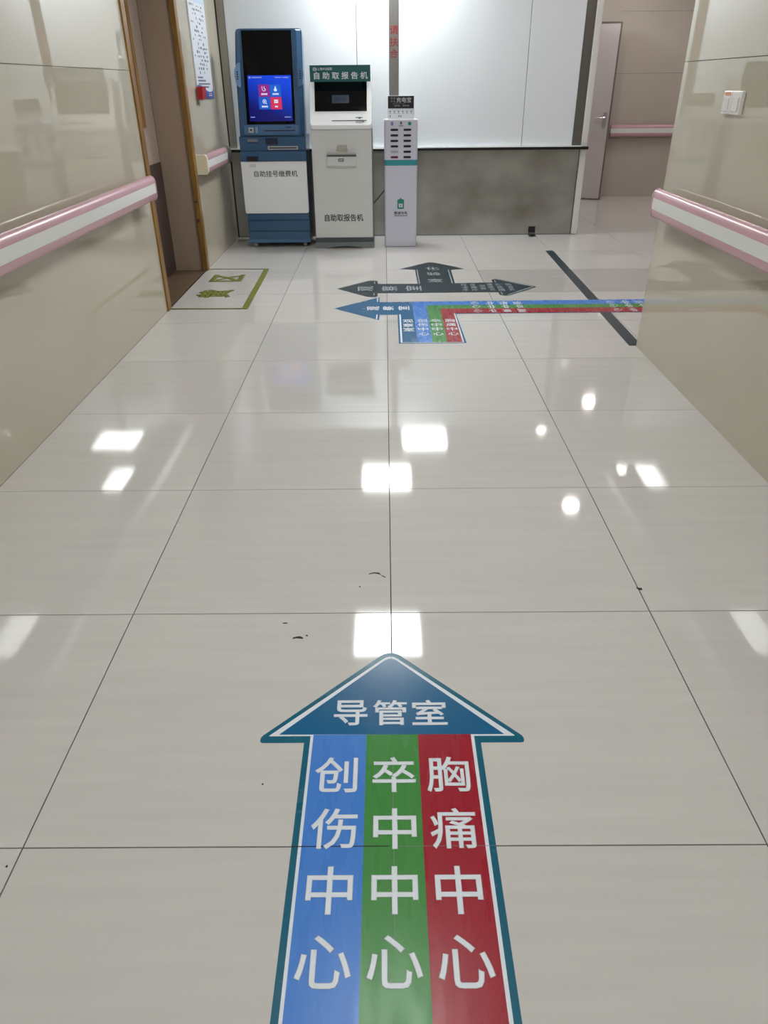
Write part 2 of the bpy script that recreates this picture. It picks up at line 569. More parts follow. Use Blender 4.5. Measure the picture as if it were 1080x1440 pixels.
obj('dado_skirt', box(B(), -1.597, 1.995, YB - 0.003, YB + 0.012, 0.0, 0.012), M_kside, wall_back)


# =================================================================== THINGS
# ---- handrails: a profile run along y (or x)
def handrail(name, label, side, wallpos, a0, a1, caps, along='y'):
    """side +1: room lies towards larger coordinate. profile (u outwards, z)"""
    base = {'y': (wallpos, (a0 + a1) / 2, 0.84), 'x': ((a0 + a1) / 2, wallpos, 0.84)}[along]
    t = thing(name, label, 'handrail', base, 'pink and white corridor handrails')

    def run(nm, prof, m, s0=a0, s1=a1, lab=None):
        bm = B()
        mid = (a0 + a1) / 2
        if along == 'y':
            prism(bm, [(side * u_, z - 0.84) for u_, z in prof], 'y', s0 - mid, s1 - mid)
        else:
            prism(bm, [(side * u_, z - 0.84) for u_, z in prof], 'x', s0 - mid, s1 - mid)
        return obj(nm, bm, m, t, smooth=True, label=lab)
    top = [(0.046, 0.868), (0.091, 0.870), (0.090, 0.886), (0.084, 0.902), (0.073, 0.911), (0.060, 0.914), (0.048, 0.910), (0.042, 0.9), (0.040, 0.885)]
    mid_ = [(0.046, 0.8125), (0.0905, 0.8125), (0.092, 0.841), (0.0905, 0.8695), (0.046, 0.8675)]
    bot = [(0.046, 0.812), (0.040, 0.795), (0.042, 0.779), (0.050, 0.771), (0.064, 0.768), (0.078, 0.772), (0.088, 0.784), (0.0905, 0.8122)]
    run('upper_cover', top, M_pink, lab='pink upper cover')
    run('white_band', mid_, M_band, lab='white middle band')
    run('lower_cover', bot, M_pink, lab='pink lower cover')
    full = [(0.036, 0.77), (0.064, 0.765), (0.082, 0.770), (0.093, 0.786), (0.095, 0.841), (0.093, 0.890), (0.080, 0.909), (0.06, 0.917), (0.036, 0.908)]
    block = [(0.002, 0.765), (0.082, 0.765), (0.096, 0.785), (0.096, 0.895), (0.082, 0.915), (0.002, 0.915)]
    for pos, thick, m, wide in caps:
        run('end_cap', block if wide else full, m, pos, pos + thick)
    # brackets to the wall
    n = max(2, int((a1 - a0) / 0.9))
    for k in range(n):
        s = a0 + 0.05 + (a1 - a0 - 0.16) * k / (n - 1)
        run('bracket', [(0.0005, 0.80), (0.0455, 0.815), (0.0455, 0.865), (0.0005, 0.88)], M_railcore, s, s + 0.06)
    return t


handrail('handrail', 'pink and white handrail on the near left wall, ending beside the doorway', 1, XL, -3.0, 5.16, [(5.16, 0.012, M_pink, False)])
handrail('handrail', 'pink and white handrail on the right wall below the light switches', -1, XRW, -3.0, 4.27, [(4.27, 0.012, M_pink, False)])
handrail('handrail', 'short handrail with cream end cap between the doorway and the blue kiosk', 1, XL, 6.80, 7.86, [(6.75, 0.05, M_cap, True), (7.70, 0.16, M_capdark, False), (7.86, 0.012, M_cap, False)])
handrail('handrail', 'distant pink and white handrail on the far wall behind the ajar door', -1, 11.30, 3.10, 6.3, [], along='x')


# ---- light switches
def switch(y0, y1, label, orange):
    t = thing('light_switch', label, 'light switch', (XRW, (y0 + y1) / 2, 1.33), 'pair of white wall switches')
    h = (y1 - y0) / 2
    obj('plate', box(B(), -0.018, -0.001, -h, h, -0.045, 0.045, 0.003, 2), M_sw, t)
    bm = B()
    box(bm, -0.024, -0.017, -h + 0.014, h - 0.014, -0.034, 0.020, 0.002)
    obj('rocker', bm, M_swshade, t)
    if orange:
        obj('label_patch', box(B(), -0.0195, -0.0178, -h + 0.012, h - 0.014, 0.027, 0.040), M_orange, t, label='orange label')
    else:
        obj('label_patch', box(B(), -0.0190, -0.0178, -h + 0.014, h - 0.014, 0.030, 0.036), M_swshade, t)


switch(3.690, 3.778, 'white wall switch with an orange label, left of the pair on the right wall', True)
switch(3.588, 3.684, 'plain white wall switch, right of the pair on the right wall', False)

# ---- poster board on the left wall
PY0, PY1, PZ0, PZ1 = 7.105, 7.735, 1.315, 2.20
t = thing('notice_board', 'tall white and blue printed notice on the left wall above the short handrail', 'poster', (XL, (PY0 + PY1) / 2, PZ0))
py = lambda y: y - (PY0 + PY1) / 2
pz = lambda z: z - PZ0
obj('sheet', box(B(), 0.001, 0.012, py(PY0), py(PY1), 0, pz(PZ1), 0.001), M_poster, t)
bl = [(py(PY0), 0.0), (py(PY1), 0.0), (py(PY1), 0.075), (py(7.70), 0.058), (py(7.60), 0.052), (py(7.48), 0.060), (py(7.36), 0.085), (py(7.24), 0.105), (py(PY0), 0.108)]
obj('blue_wave', prism(B(), bl, 'x', 0.0121, 0.0132), M_posterblue, t, label='blue wave along the bottom edge')
obj('heading_band', box(B(), 0.0121, 0.0128, py(PY0), py(PY1), pz(2.02), pz(PZ1)), M_posterhead, t)
bm = B()
random.seed(11)
for r in range(17):                        # fine print: short broken strokes, unreadable in the photograph too
    z = 1.995 - r * 0.030
    y = PY0 + 0.05 + (0.09 if r % 4 else 0.0)
    while y < PY1 - 0.10:
        wd = random.uniform(0.012, 0.05)
        if random.random() < 0.62:
            box(bm, 0.0121, 0.0126, py(y), py(y + wd), pz(z - random.uniform(0.004, 0.012)), pz(z + random.uniform(0.002, 0.010)))
        y += wd + random.uniform(0.008, 0.05)
for r, (a, b) in enumerate(((0.06, 0.24), (0.06, 0.34), (0.06, 0.52), (0.06, 0.46))):
    z = 1.478 - r * 0.024
    y = PY0 + a
    while y < PY0 + b:
        box(bm, 0.0121, 0.0126, py(y), py(y + 0.028), pz(z - 0.007), pz(z + 0.006))
        y += 0.034
o = obj('fine_print', bm, M_postergrey, t, kind='stuff')
bm = B()
for a, b in ((7.53, 7.58), (7.60, 7.66)):
    box(bm, 0.0133, 0.0137, py(a), py(b), pz(1.335), pz(1.345))
    box(bm, 0.0133, 0.0137, py(a), py(b), pz(1.352), pz(1.358))
obj('footer_print', bm, M_poster, t, kind='stuff')
bm = B()
for k, a in enumerate((7.30, 7.37, 7.44, 7.51)):
    box(bm, 0.0129, 0.0133, py(a), py(a + 0.05), pz(2.06), pz(2.068))
    box(bm, 0.0129, 0.0133, py(a + 0.02), py(a + 0.03), pz(2.045), pz(2.09))
obj('heading_print', bm, M_postergrey, t, kind='stuff')

# red holder on the lower left corner of the notice
t = thing('red_holder', 'small red plastic box on the lower left corner of the notice', 'box', (XL, 7.15, 1.33))
bm = B()
prism(bm, [(0.0135, -0.02), (0.055, -0.012), (0.060, 0.075), (0.0135, 0.075)], 'y', -0.085, 0.055)
bm.faces.ensure_lookup_table()
obj('body', bm, M_redbox, t)
obj('rim', box(B(), 0.0135, 0.063, -0.088, 0.058, 0.073, 0.079), M_redbox, t)
obj('shadow', box(B(), 0.001, 0.012, -0.068, -0.052, -0.055, -0.016), M_kside, t, label='grey hook below')  # grey strip painted in as the shade below the red box


# ---- big floor arrow in the foreground
AX = 0.0095
t = thing('floor_arrow', 'large teal arrow sticker on the near floor with blue, green and red stripes', 'floor sticker', (0, 1.0, 0))
L0 = (0, 1.0)
YB0 = 0.36
outer = fillet([(0.007, 1.609), (0.338, 1.281), (0.338, 1.262), (0.2295, 1.262), (0.2295, YB0), (-0.2105, YB0), (-0.2105, 1.264), (-0.321, 1.264), (-0.321, 1.283)],
               [0.045, 0.022, 0.022, 0, 0, 0, 0, 0.022, 0.022])
flat('border', outer, 0.0002, 0.0006, M_teal, t, L0)
inner = fillet([(0.007, 1.588), (0.318, 1.283), (0.2145, 1.283), (0.2145, YB0 + 0.01), (-0.196, YB0 + 0.01), (-0.196, 1.285), (-0.302, 1.285)], [0.03, 0.004, 0, 0, 0, 0, 0.004])
flat('white_outline', inner, 0.0006, 0.0009, M_print, t, L0)
head = fillet([(0.007, 1.578), (0.291, 1.288), (-0.276, 1.290)], [0.028, 0.002, 0.002])
hd = flat('head_panel', head, 0.0009, 0.0012, M_tealblue, t, L0)
stripes = []
for (a, b, m, lb) in ((-0.189, -0.0555, M_blue, 'blue stripe'), (-0.0555, 0.0735, M_green, 'green stripe'), (0.0735, 0.2065, M_red, 'red stripe')):
    stripes.append(flat('stripe', [(a, YB0 + 0.012), (b, YB0 + 0.012), (b, 1.2885), (a, 1.2885)], 0.0009, 0.0012, m, t, L0))
    stripes[-1]['label'] = lb
ZC = 0.00135
for ch, x0, x1 in (('导', -0.142, -0.054), ('管', -0.041, 0.049), ('室', 0.061, 0.152)):
    put(hd, ch, ((x0 + x1) / 2, 1.363 - 1.0, ZC), XR, YU, x1 - x0, 0.088, M_print, 0.024)
cols = (('创伤中心', (-0.125, -0.1215, -0.1225, -0.125)), ('卒中中心', (0.0125, 0.0125, 0.0105, 0.0085)), ('胸痛中心', (0.1405, 0.1415, 0.141, 0.1415)))
rows = ((1.1665, 0.102), (1.0215, 0.102), (0.8800, 0.103), (0.7405, 0.097))
wid = {'中': 0.096, '心': 0.106}
for st, (s, xs) in zip(stripes, cols):
    for ch, x, (yc, hh) in zip(s, xs, rows):
        put(st, ch, (x, yc - 1.0, ZC), XR, YU, wid.get(ch, 0.103), hh, M_print, 0.020)
# creases where the joints of the tiles show through
flat('joint_crease', [(-0.2105, 0.9768), (-0.0000, 0.9768), (-0.0000, 0.9790), (-0.2105, 0.9790)], 0.0012, 0.00142, M_scuff, t, L0)
flat('joint_crease', [(0.010, 0.9774), (0.2295, 0.9774), (0.2295, 0.9784), (0.010, 0.9784)], 0.0012, 0.00142, M_kside, t, L0)
flat('joint_crease', [(0.0088, 0.76), (0.0101, 0.76), (0.0101, 1.23), (0.0088, 1.23)], 0.0012, 0.00143, M_kside, t, L0)
flat('joint_crease', [(0.0086, 1.50), (0.0100, 1.50), (0.0100, 1.605), (0.0086, 1.605)], 0.0012, 0.00143, M_teal, t, L0)

# ---- junction sticker with the coloured bands
t = thing('floor_junction_sticker', 'teal junction sticker with left arrow and coloured bands on the floor', 'floor sticker', (0.3, 5.3, 0))
L0 = (0.3, 5.3)
XE = 2.75
outer = fillet([(-0.378, 5.336), (-0.047, 5.650), (-0.045, 5.505), (XE, 5.543), (XE, 5.176), (0.5000, 5.172), (0.5105, 4.492), (0.0815, 4.490), (0.0845, 5.156), (-0.042, 5.157), (-0.046, 5.022)],
               [0.004, 0.004, 0, 0, 0, 0, 0, 0, 0, 0, 0.004], 2)
base = flat('base', outer, 0.0002, 0.0010, M_tealblue, t, L0)
s_blue = flat('stripe', [(0.203, 4.507), (0.296, 4.507), (0.302, 5.402), (XE, 5.402), (XE, 5.540), (0.196, 5.508)], 0.0010, 0.0020, M_blue, t, L0)
s_green = flat('stripe', [(0.296, 4.507), (0.391, 4.507), (0.398, 5.304), (XE, 5.304), (XE, 5.402), (0.302, 5.402)], 0.0010, 0.0020, M_green, t, L0)
s_red = flat('stripe', [(0.391, 4.507), (0.487, 4.507), (0.487, 5.182), (XE, 5.182), (XE, 5.304), (0.398, 5.304)], 0.0010, 0.0020, M_red, t, L0)
for q in ([(0.094, 4.500), (0.105, 4.500), (0.107, 5.157), (0.096, 5.157)], [(0.487, 4.500), (0.496, 4.500), (0.494, 5.176), (0.486, 5.176)],
          [(0.094, 4.498), (0.496, 4.498), (0.496, 4.506), (0.094, 4.506)], [(-0.068, 5.045), (-0.060, 5.045), (-0.058, 5.157), (-0.066, 5.157)],
          [(-0.066, 5.507), (-0.058, 5.507), (-0.058, 5.625), (-0.066, 5.625)]):
    flat('white_line', q, 0.0020, 0.0024, M_print, t, L0)
LU, LR = (-1, 0, 0), (0, 1, 0)           # lettering that points left
RU, RR = (1, 0, 0), (0, -1, 0)           # lettering that points right
for ch, a, b in zip('观察室', (-0.138, -0.025, 0.087), (-0.044, 0.060, 0.173)):
    put(base, ch, ((a + b) / 2 - L0[0], 5.329 - L0[1], 0.0015), LR, LU, 0.107, b - a, M_print, 0.025)
for ch, y in zip('观察室', (4.993, 4.890, 4.790)):
    put(base, ch, (0.153 - L0[0], y - L0[1], 0.0015), XR, YU, 0.074, 0.080, M_print, 0.025)
for st, s, x in ((s_blue, '创伤中心', 0.250), (s_green, '卒中中心', 0.345), (s_red, '胸痛中心', 0.443)):
    for ch, y in zip(s, (4.995, 4.895, 4.795, 4.690)):
        put(st, ch, (x - L0[0], y - L0[1], 0.0024), XR, YU, 0.070, 0.078, M_print, 0.025)
for k in range(3):
    for st, s, y in ((s_blue, '创伤中心', 5.450), (s_green, '卒中中心', 5.348), (s_red, '胸痛中心', 5.236)):
        for ch, x in zip(s, (0.982, 0.878, 0.774, 0.668)):
            xx = x + 1.008 * k
            if xx < XE - 0.05:
                put(st, ch, (xx - L0[0], y - L0[1], 0.0024), RR, RU, 0.082 if y > 5.3 else 0.078, 0.062, M_print, 0.025)

for o, lb in ((s_blue, 'blue band turning right'), (s_green, 'green band turning right'), (s_red, 'red band turning right')):
    o['label'] = lb

# ---- dark three-way sticker
t = thing('floor_arrow_sticker', 'dark slate three-way arrow sticker on the floor behind the coloured junction sticker', 'floor sticker', (0.42, 6.0, 0))
L0 = (0.42, 6.0)
outer = fillet([(-0.388, 5.934), (-0.130, 6.212), (-0.064, 6.200), (-0.064, 6.088), (0.264, 6.080), (0.260, 6.604), (0.126, 6.640), (0.418, 6.930), (0.702, 6.630), (0.578, 6.592), (0.570, 6.090),
                (0.884, 6.108), (0.880, 6.200), (0.926, 6.234), (1.222, 5.950), (0.942, 5.662), (0.884, 5.690), (0.886, 5.786), (0.060, 5.776), (-0.062, 5.780), (-0.062, 5.668), (-0.130, 5.655)],
               [0.01, 0.04, 0.03, 0, 0, 0, 0.02, 0.06, 0.02, 0, 0, 0, 0.02, 0.04, 0.03, 0.04, 0.02, 0, 0, 0, 0.03, 0.04], 3)
base = flat('base', outer, 0.0002, 0.0010, M_dark, t, L0)
for q in ([(0.276, 6.085), (0.284, 6.085), (0.282, 6.603), (0.274, 6.603)], [(0.545, 6.092), (0.554, 6.092), (0.557, 6.594), (0.549, 6.594)],
          [(-0.094, 6.092), (-0.086, 6.092), (-0.086, 6.172), (-0.094, 6.172)], [(-0.094, 5.708), (-0.086, 5.708), (-0.086, 5.776), (-0.094, 5.776)],
          [(0.903, 6.110), (0.911, 6.110), (0.911, 6.195), (0.903, 6.195)], [(0.903, 5.700), (0.911, 5.700), (0.911, 5.784), (0.903, 5.784)],
          [(0.93, 6.207), (1.192, 5.955), (1.192, 5.945), (1.186, 5.949), (0.93, 6.197)], [(0.945, 5.686), (1.192, 5.945), (1.192, 5.955), (1.180, 5.950), (0.945, 5.697)]):
    flat('white_line', q, 0.0010, 0.0020, M_printgrey, t, L0)
for ch, a, b in zip('观察室', (-0.225, -0.037, 0.155), (-0.097, 0.096, 0.289)):
    put(base, ch, ((a + b) / 2 - L0[0], 5.927 - L0[1], 0.0015), LR, LU, 0.155, b - a, M_printgrey, 0.02)
for ch, y in zip('化验室', (6.653, 6.438, 6.190)):
    put(base, ch, (0.415 - L0[0], y - L0[1], 0.0015), XR, YU, 0.122, 0.116, M_printgrey, 0.02)
for s, x in (('挂号处', 0.637), ('收费处', 0.710), ('药房', 0.782), ('放射科', 0.848), ('心电图', 0.920), ('超声科', 1.000)):
    n = len(s)
    for k, ch in enumerate(s):
        put(base, ch, (x - L0[0], 5.947 + 0.085 * ((n - 1) / 2 - k) - L0[1], 0.0015), RR, RU, 0.074, 0.048, M_printgrey, 0.01)

# ---- yellow-green taped zone by the doorway
t = thing('floor_tape_zone', 'olive yellow taped rectangle with two characters on the floor outside the doorway', 'floor tape', (-1.3, 6.0, 0))
L0 = (-1.3, 6.0)
flat('tape_strip', [(-1.588, 5.345), (-1.020, 5.336), (-1.020, 5.366), (-1.588, 5.375)], 0.0002, 0.0010, M_olive2, t, L0)
flat('tape_strip', [(-1.588, 6.690), (-1.036, 6.668), (-1.036, 6.693), (-1.588, 6.715)], 0.0002, 0.0010, M_olive2, t, L0)
flat('tape_strip', [(-1.058, 5.338), (-1.012, 5.337), (-1.036, 6.692), (-1.084, 6.693)], 0.0010, 0.0020, M_olive, t, L0)
for ch, yc in (('黄', 5.806), ('区', 6.338)):
    put(t, ch, (-1.345 - L0[0], yc - L0[1], 0.0014), LR, LU, 0.262, 0.272, M_olive, 0.055)

# ---- dark guide line and the scuffed bumper where it meets the dado
t = thing('floor_guide_line', 'long dark slate stripe taped along the floor of the side corridor', 'floor tape', (1.59, 5.9, 0))
L0 = (1.59, 5.9)
flat('stripe', fillet([(1.512, 4.41), (1.556, 4.41), (1.590, 4.41), (1.640, 7.415), (1.564, 7.415)][0:1] + [(1.592, 4.41), (1.640, 7.415), (1.564, 7.415)], [0, 0, 0.012, 0.012], 3), 0.0002, 0.0006, M_dark, t, L0)
t = thing('door_stop_strip', 'short black strip curling from the floor up the steel dado', 'floor tape', (1.58, YB, 0))
bm = B()
for a in range(1):
    prof = [(-0.13, 0.0012), (-0.06, 0.0015), (-0.022, 0.008), (-0.010, 0.025), (-0.007, 0.085), (-0.004, 0.085), (-0.004, 0.02), (-0.010, 0.0007), (-0.13, 0.0004)]
    prism(bm, prof, 'x', -0.036, 0.036)
obj('strip', bm, M_black, t)


# ---- blue registration kiosk
KX, KY = -1.063, 7.70
t = thing('payment_kiosk', 'tall blue self-service registration kiosk with a lit touch screen', 'kiosk', (KX, KY, 0))
X = lambda x: x - KX
AL = math.radians(9.5)
H0 = 1.003


def tilt(xm, zm, plane=KY, h0=H0, cxk=KX, y0=KY, al=AL):
    """point measured on the upright plane -> (x, t) on the leaning face"""
    k = (CAM_H - zm) / plane
    tt = (CAM_H - h0 - k * y0) / (math.cos(al) + k * math.sin(al))
    yy = y0 + tt * math.sin(al)
    return (xm * yy / plane - cxk, tt)


def trect(x0, x1, z0, z1, **kw):
    a, b = tilt(x0, z0, **kw), tilt(x1, z1, **kw)
    return a[0], b[0], a[1], b[1]


# lower cabinet
bm = B()
box(bm, X(-1.368), X(-0.752), 0.008, 0.44, 0.05, 0.33, 0.004)
obj('base_cabinet', bm, M_kblue, t)
for z0, z1, dy in ((0.262, 0.318, 0.000), (0.158, 0.250, 0.003), (0.050, 0.148, -0.006)):
    obj('base_slat', box(B(), X(-1.366), X(-0.754), dy - 0.004, 0.009, z0, z1, 0.003), M_kblue, t)
obj('bottom_lip', box(B(), X(-1.376), X(-0.748), -0.016, 0.006, 0.046, 0.078, 0.003), M_kblue2, t)
obj('body', box(B(), X(-1.372), X(-0.750), 0.012, 0.44, 0.33, 1.0, 0.004), M_kblue, t)
fp = obj('front_door', prism(B(), fillet([(X(-1.378), 0.323), (X(-0.752), 0.323), (X(-0.752), 0.786), (X(-1.378), 0.786)], [0.022, 0.022, 0.003, 0.003]), 'y', -0.014, 0.011), M_kwhite, t, label='white front door with black lettering')
text(fp, '自助挂号缴费机', X(-1.272), X(-0.842), (0, -0.0147, 0.680), XR, ZU, 0.058, M_ink, 0.012)
bm = B()
prism(bm, rrect(X(-1.296), X(-1.236), 0.737, 0.768, 0.006), 'y', -0.0165, -0.0142)
obj('lock_plate', bm, M_kgrey, fp)
# belt with slots
belt = obj('belt', box(B(), X(-1.375), X(-0.746), -0.010, 0.011, 0.876, 0.998, 0.003), M_kblue, t)
belt2 = obj('belt', box(B(), X(-1.376), X(-0.746), -0.026, 0.011, 0.789, 0.874, 0.004), M_kblue, t)
obj('reader_opening', box(B(), X(-1.126), X(-1.009), -0.0135, -0.0095, 0.930, 0.988), M_kdark, belt)
sl = obj('receipt_slot', box(B(), X(-1.108), X(-0.822), -0.0150, -0.0095, 0.887, 0.917, 0.001), M_silver, belt, label='silver receipt slot')
obj('slot_gap', box(B(), X(-1.096), X(-0.834), -0.0157, -0.0148, 0.897, 0.907), M_kdark, belt)
obj('name_tag', box(B(), X(-1.296), X(-1.200), -0.0125, -0.0095, 0.955, 0.979), M_kside, belt)
obj('tag_shadow_strip', box(B(), X(-1.294), X(-1.202), -0.0122, -0.0095, 0.944, 0.951), M_kdark, belt)  # dark strip painted as the shade under the name tag
obj('cash_opening', box(B(), X(-1.290), X(-1.225), -0.0290, -0.0255, 0.797, 0.829), M_black, belt2)
obj('opening_frame', box(B(), X(-1.318), X(-1.204), -0.0275, -0.0255, 0.791, 0.834), M_kdark, belt2)
# leaning head: local x, y (depth, negative to the front), z along the slope
HL = (KX, KY, H0)
HR = (-AL, 0, 0)
hx = dict()
topz = tilt(0, 1.853)[1]
w0, w1 = 0.309, 0.306
prof = fillet([(-0.304, 0.0), (0.314, 0.0), (0.316, 0.56), (0.318, topz), (-0.282, topz), (-0.302, 0.56)], [0, 0, 0, 0.035, 0.035, 0])
bm = B()
prism(bm, prof, 'y', 0.02, 0.15)
head = obj('head_shell', bm, M_kblue, t, (0, 0, H0), HR, smooth=True)
prof2 = fillet([(-0.262, 0.0), (0.270, 0.0), (0.272, topz - 0.012), (-0.242, topz - 0.012)], [0, 0, 0.02, 0.02])
bm = B()
lo = fillet([(-0.300, 0.0), (0.310, 0.0), (0.314, topz - 0.004), (-0.278, topz - 0.004)], [0, 0, 0.03, 0.03])
va = [bm.verts.new((x, 0.022, z)) for x, z in lo]
vb = [bm.verts.new((x, -0.004, z)) for x, z in prof2]
for i in range(len(lo)):
    j = (i + 1) % len(lo)
    bm.faces.new((va[i], va[j], vb[j], vb[i]))
bm.faces.new(vb)
bm.faces.new(va[::-1])
bmesh.ops.recalc_face_normals(bm, faces=bm.faces)
obj('front_bezel', bm, M_kblue, t, (0, 0, H0), HR)
x0, x1, z0, z1 = trect(-1.288, -0.832, 1.099, 1.832)
gb, gt = tilt(-1.285, 1.1), tilt(-1.265, 1.832)
gb2, gt2 = tilt(-0.833, 1.1), tilt(-0.823, 1.832)
scr = obj('touch_screen', prism(B(), [(gb[0], gb[1]), (gb2[0], gb2[1]), (gt2[0], gt2[1]), (gt[0], gt[1])], 'y', -0.010, -0.003), M_glass, t, (0, 0, H0), HR, label='tall black touch screen')


def quad(zm0, zm1, xa0, xb0, xa1, xb1):
    return [tilt(xa0, zm0), tilt(xb0, zm0), tilt(xb1, zm1), tilt(xa1, zm1)]


M_disp = emit('screen_blue', (12, 48, 190), 0.32, (4, 6, 20))
nt = M_disp.node_tree
tcn = nt.nodes.new('ShaderNodeTexCoord')
sx = nt.nodes.new('ShaderNodeSeparateXYZ')
mr = nt.nodes.new('ShaderNodeMapRange')
mr.inputs['From Min'].default_value = 0.14
mr.inputs['From Max'].default_value = 0.50
mad = nt.nodes.new('ShaderNodeMath')
mad.operation = 'MULTIPLY_ADD'
mad.inputs[1].default_value = 0.35
rmp = nt.nodes.new('ShaderNodeValToRGB')
rmp.color_ramp.elements[0].color = lin((10, 16, 104))
rmp.color_ramp.elements[0].position = 0.1
rmp.color_ramp.elements[1].color = lin((14, 72, 232))
rmp.color_ramp.elements[1].position = 0.98
nt.links.new(tcn.outputs['Object'], sx.inputs[0])
nt.links.new(sx.outputs['X'], mad.inputs[0])
nt.links.new(sx.outputs['Z'], mad.inputs[2])
nt.links.new(mad.outputs[0], mr.inputs['Value'])
nt.links.new(mr.outputs[0], rmp.inputs['Fac'])
nt.links.new(rmp.outputs[0], nt.nodes['Principled BSDF'].inputs['Emission Color'])
obj('unlit_display', prism(B(), quad(1.494, 1.815, -1.243, -0.848, -1.238, -0.844), 'y', -0.0108, -0.010), M_offscr, scr)
obj('lit_display', prism(B(), quad(1.123, 1.491, -1.258, -0.856, -1.243, -0.848), 'y', -0.0110, -0.010), M_disp, scr, label='lit blue menu screen')
E_w = emit('screen_white', (225, 235, 255), 0.32)
E_p1 = emit('screen_magenta', (150, 40, 138), 0.32)
E_p2 = emit('screen_crimson', (216, 52, 96), 0.32)
E_b1 = emit('screen_azure', (24, 104, 214), 0.32)
E_b2 = emit('screen_azure_dim', (26, 92, 204), 0.32)
E_dim = emit('screen_dim', (150, 165, 225), 0.32)
btn = [(-1.152, -1.051, 1.322, 1.419, E_p1), (-1.047, -0.947, 1.322, 1.419, E_b1), (-1.158, -1.053, 1.222, 1.319, E_b2), (-1.050, -0.946, 1.221, 1.319, E_p2)]
icons = []
for k, (a, b, c, d, m) in enumerate(btn):
    obj('menu_button', prism(B(), quad(c, d, a, b, a, b), 'y', -0.0116, -0.0108), m, scr)
    p = tilt((a + b) / 2, (c + d) / 2 + 0.014)
    q = tilt((a + b) / 2, (c + d) / 2 - 0.027)
    bm = B()
    px, pz_ = p
    YI0, YI1 = -0.0123, -0.0116
    if k == 0:                              # stethoscope
        tube(bm, [(px - 0.018, -0.0119, pz_ + 0.02), (px - 0.016, -0.0119, pz_ - 0.006), (px - 0.002, -0.0119, pz_ - 0.018), (px + 0.012, -0.0119, pz_ - 0.012), (px + 0.014, -0.0119, pz_)], 0.003, 6)
        tube(bm, [(px + 0.002, -0.0119, pz_ + 0.02), (px + 0.003, -0.0119, pz_ + 0.004), (px + 0.013, -0.0119, pz_ - 0.004)], 0.003, 6)
    elif k == 1:                            # flask
        prism(bm, fillet([(px - 0.004, pz_ + 0.022), (px + 0.004, pz_ + 0.022), (px + 0.006, pz_ + 0.006), (px + 0.016, pz_ - 0.008), (px + 0.010, pz_ - 0.02), (px - 0.010, pz_ - 0.02), (px - 0.016, pz_ - 0.008), (px - 0.006, pz_ + 0.006)], 0.004, 2), 'y', YI0, YI1)
    elif k == 2:                            # magnifier
        for i in range(10):
            a0, a1 = 2 * math.pi * i / 10, 2 * math.pi * (i + 1) / 10
            prism(bm, [(px + 0.018 * math.cos(a0), pz_ + 0.018 * math.sin(a0)), (px + 0.018 * math.cos(a1), pz_ + 0.018 * math.sin(a1)), (px + 0.013 * math.cos(a1), pz_ + 0.013 * math.sin(a1)), (px + 0.013 * math.cos(a0), pz_ + 0.013 * math.sin(a0))], 'y', YI0, YI1)
        prism(bm, [(px + 0.010, pz_ - 0.012), (px + 0.014, pz_ - 0.010), (px + 0.024, pz_ - 0.019), (px + 0.018, pz_ - 0.022)], 'y', YI0, YI1)
        prism(bm, rrect(px - 0.006, px + 0.006, pz_ - 0.006, pz_ + 0.006, 0.002), 'y', YI0, YI1)
    else:                                   # card
        prism(bm, rrect(px - 0.019, px + 0.019, pz_ + 0.004, pz_ + 0.015, 0.003), 'y', YI0, YI1)
        prism(bm, rrect(px - 0.019, px + 0.019, pz_ - 0.013, pz_ + 0.001, 0.003), 'y', YI0, YI1)
    obj('icon', bm, E_w, scr)
    bm = B()
    n = 2 if k == 3 else 4
    for i in range(n):
        xx = q[0] + (i - (n - 1) / 2) * 0.0145
        box(bm, xx - 0.0062, xx + 0.0062, YI0, YI1, q[1] - 0.0065, q[1] + 0.0065)
    obj('caption', bm, E_w, scr)
bm = B()
for (xa, xb, zc, hh) in ((-1.232, -1.216, 1.475, 0.007), (-1.205, -1.115, 1.475, 0.0035), (-0.995, -0.935, 1.474, 0.003), (-0.925, -0.870, 1.474, 0.0035), (-1.246, -1.205, 1.158, 0.0035), (-0.930, -0.870, 1.157, 0.0035)):
    prism(bm, quad(zc - hh, zc + hh, xa, xb, xa, xb), 'y', -0.0116, -0.0110)
obj('caption', bm, E_dim, scr)
# speaker wings
for sgn, e in ((-1, -0.302), (1, 0.315)):
    bm = B()
    za, zb = tilt(0, 1.392)[1], tilt(0, 1.594)[1]
    xo = e + sgn * 0.006
    pts = [(e - sgn * 0.048, zb), (e - sgn * 0.022, zb - 0.01), (xo, zb - 0.06), (xo + sgn * 0.002, zb - 0.11), (xo - sgn * 0.010, za + 0.03), (e - sgn * 0.040, za), (e - sgn * 0.046, za + 0.02)]
    if sgn < 0:
        pts = pts[::-1]
    prism(bm, fillet(pts, 0.01, 3), 'y', -0.022, 0.03)
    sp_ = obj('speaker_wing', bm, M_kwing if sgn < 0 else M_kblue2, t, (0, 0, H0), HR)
    for k in range(4):
        bm = B()
        zc = za + 0.072 + 0.019 * k
        cyl(bm, (e - sgn * 0.020, -0.026, zc), (e - sgn * 0.020, -0.0215, zc), 0.007, 10)
        obj('speaker_hole', bm, M_kdark, sp_)
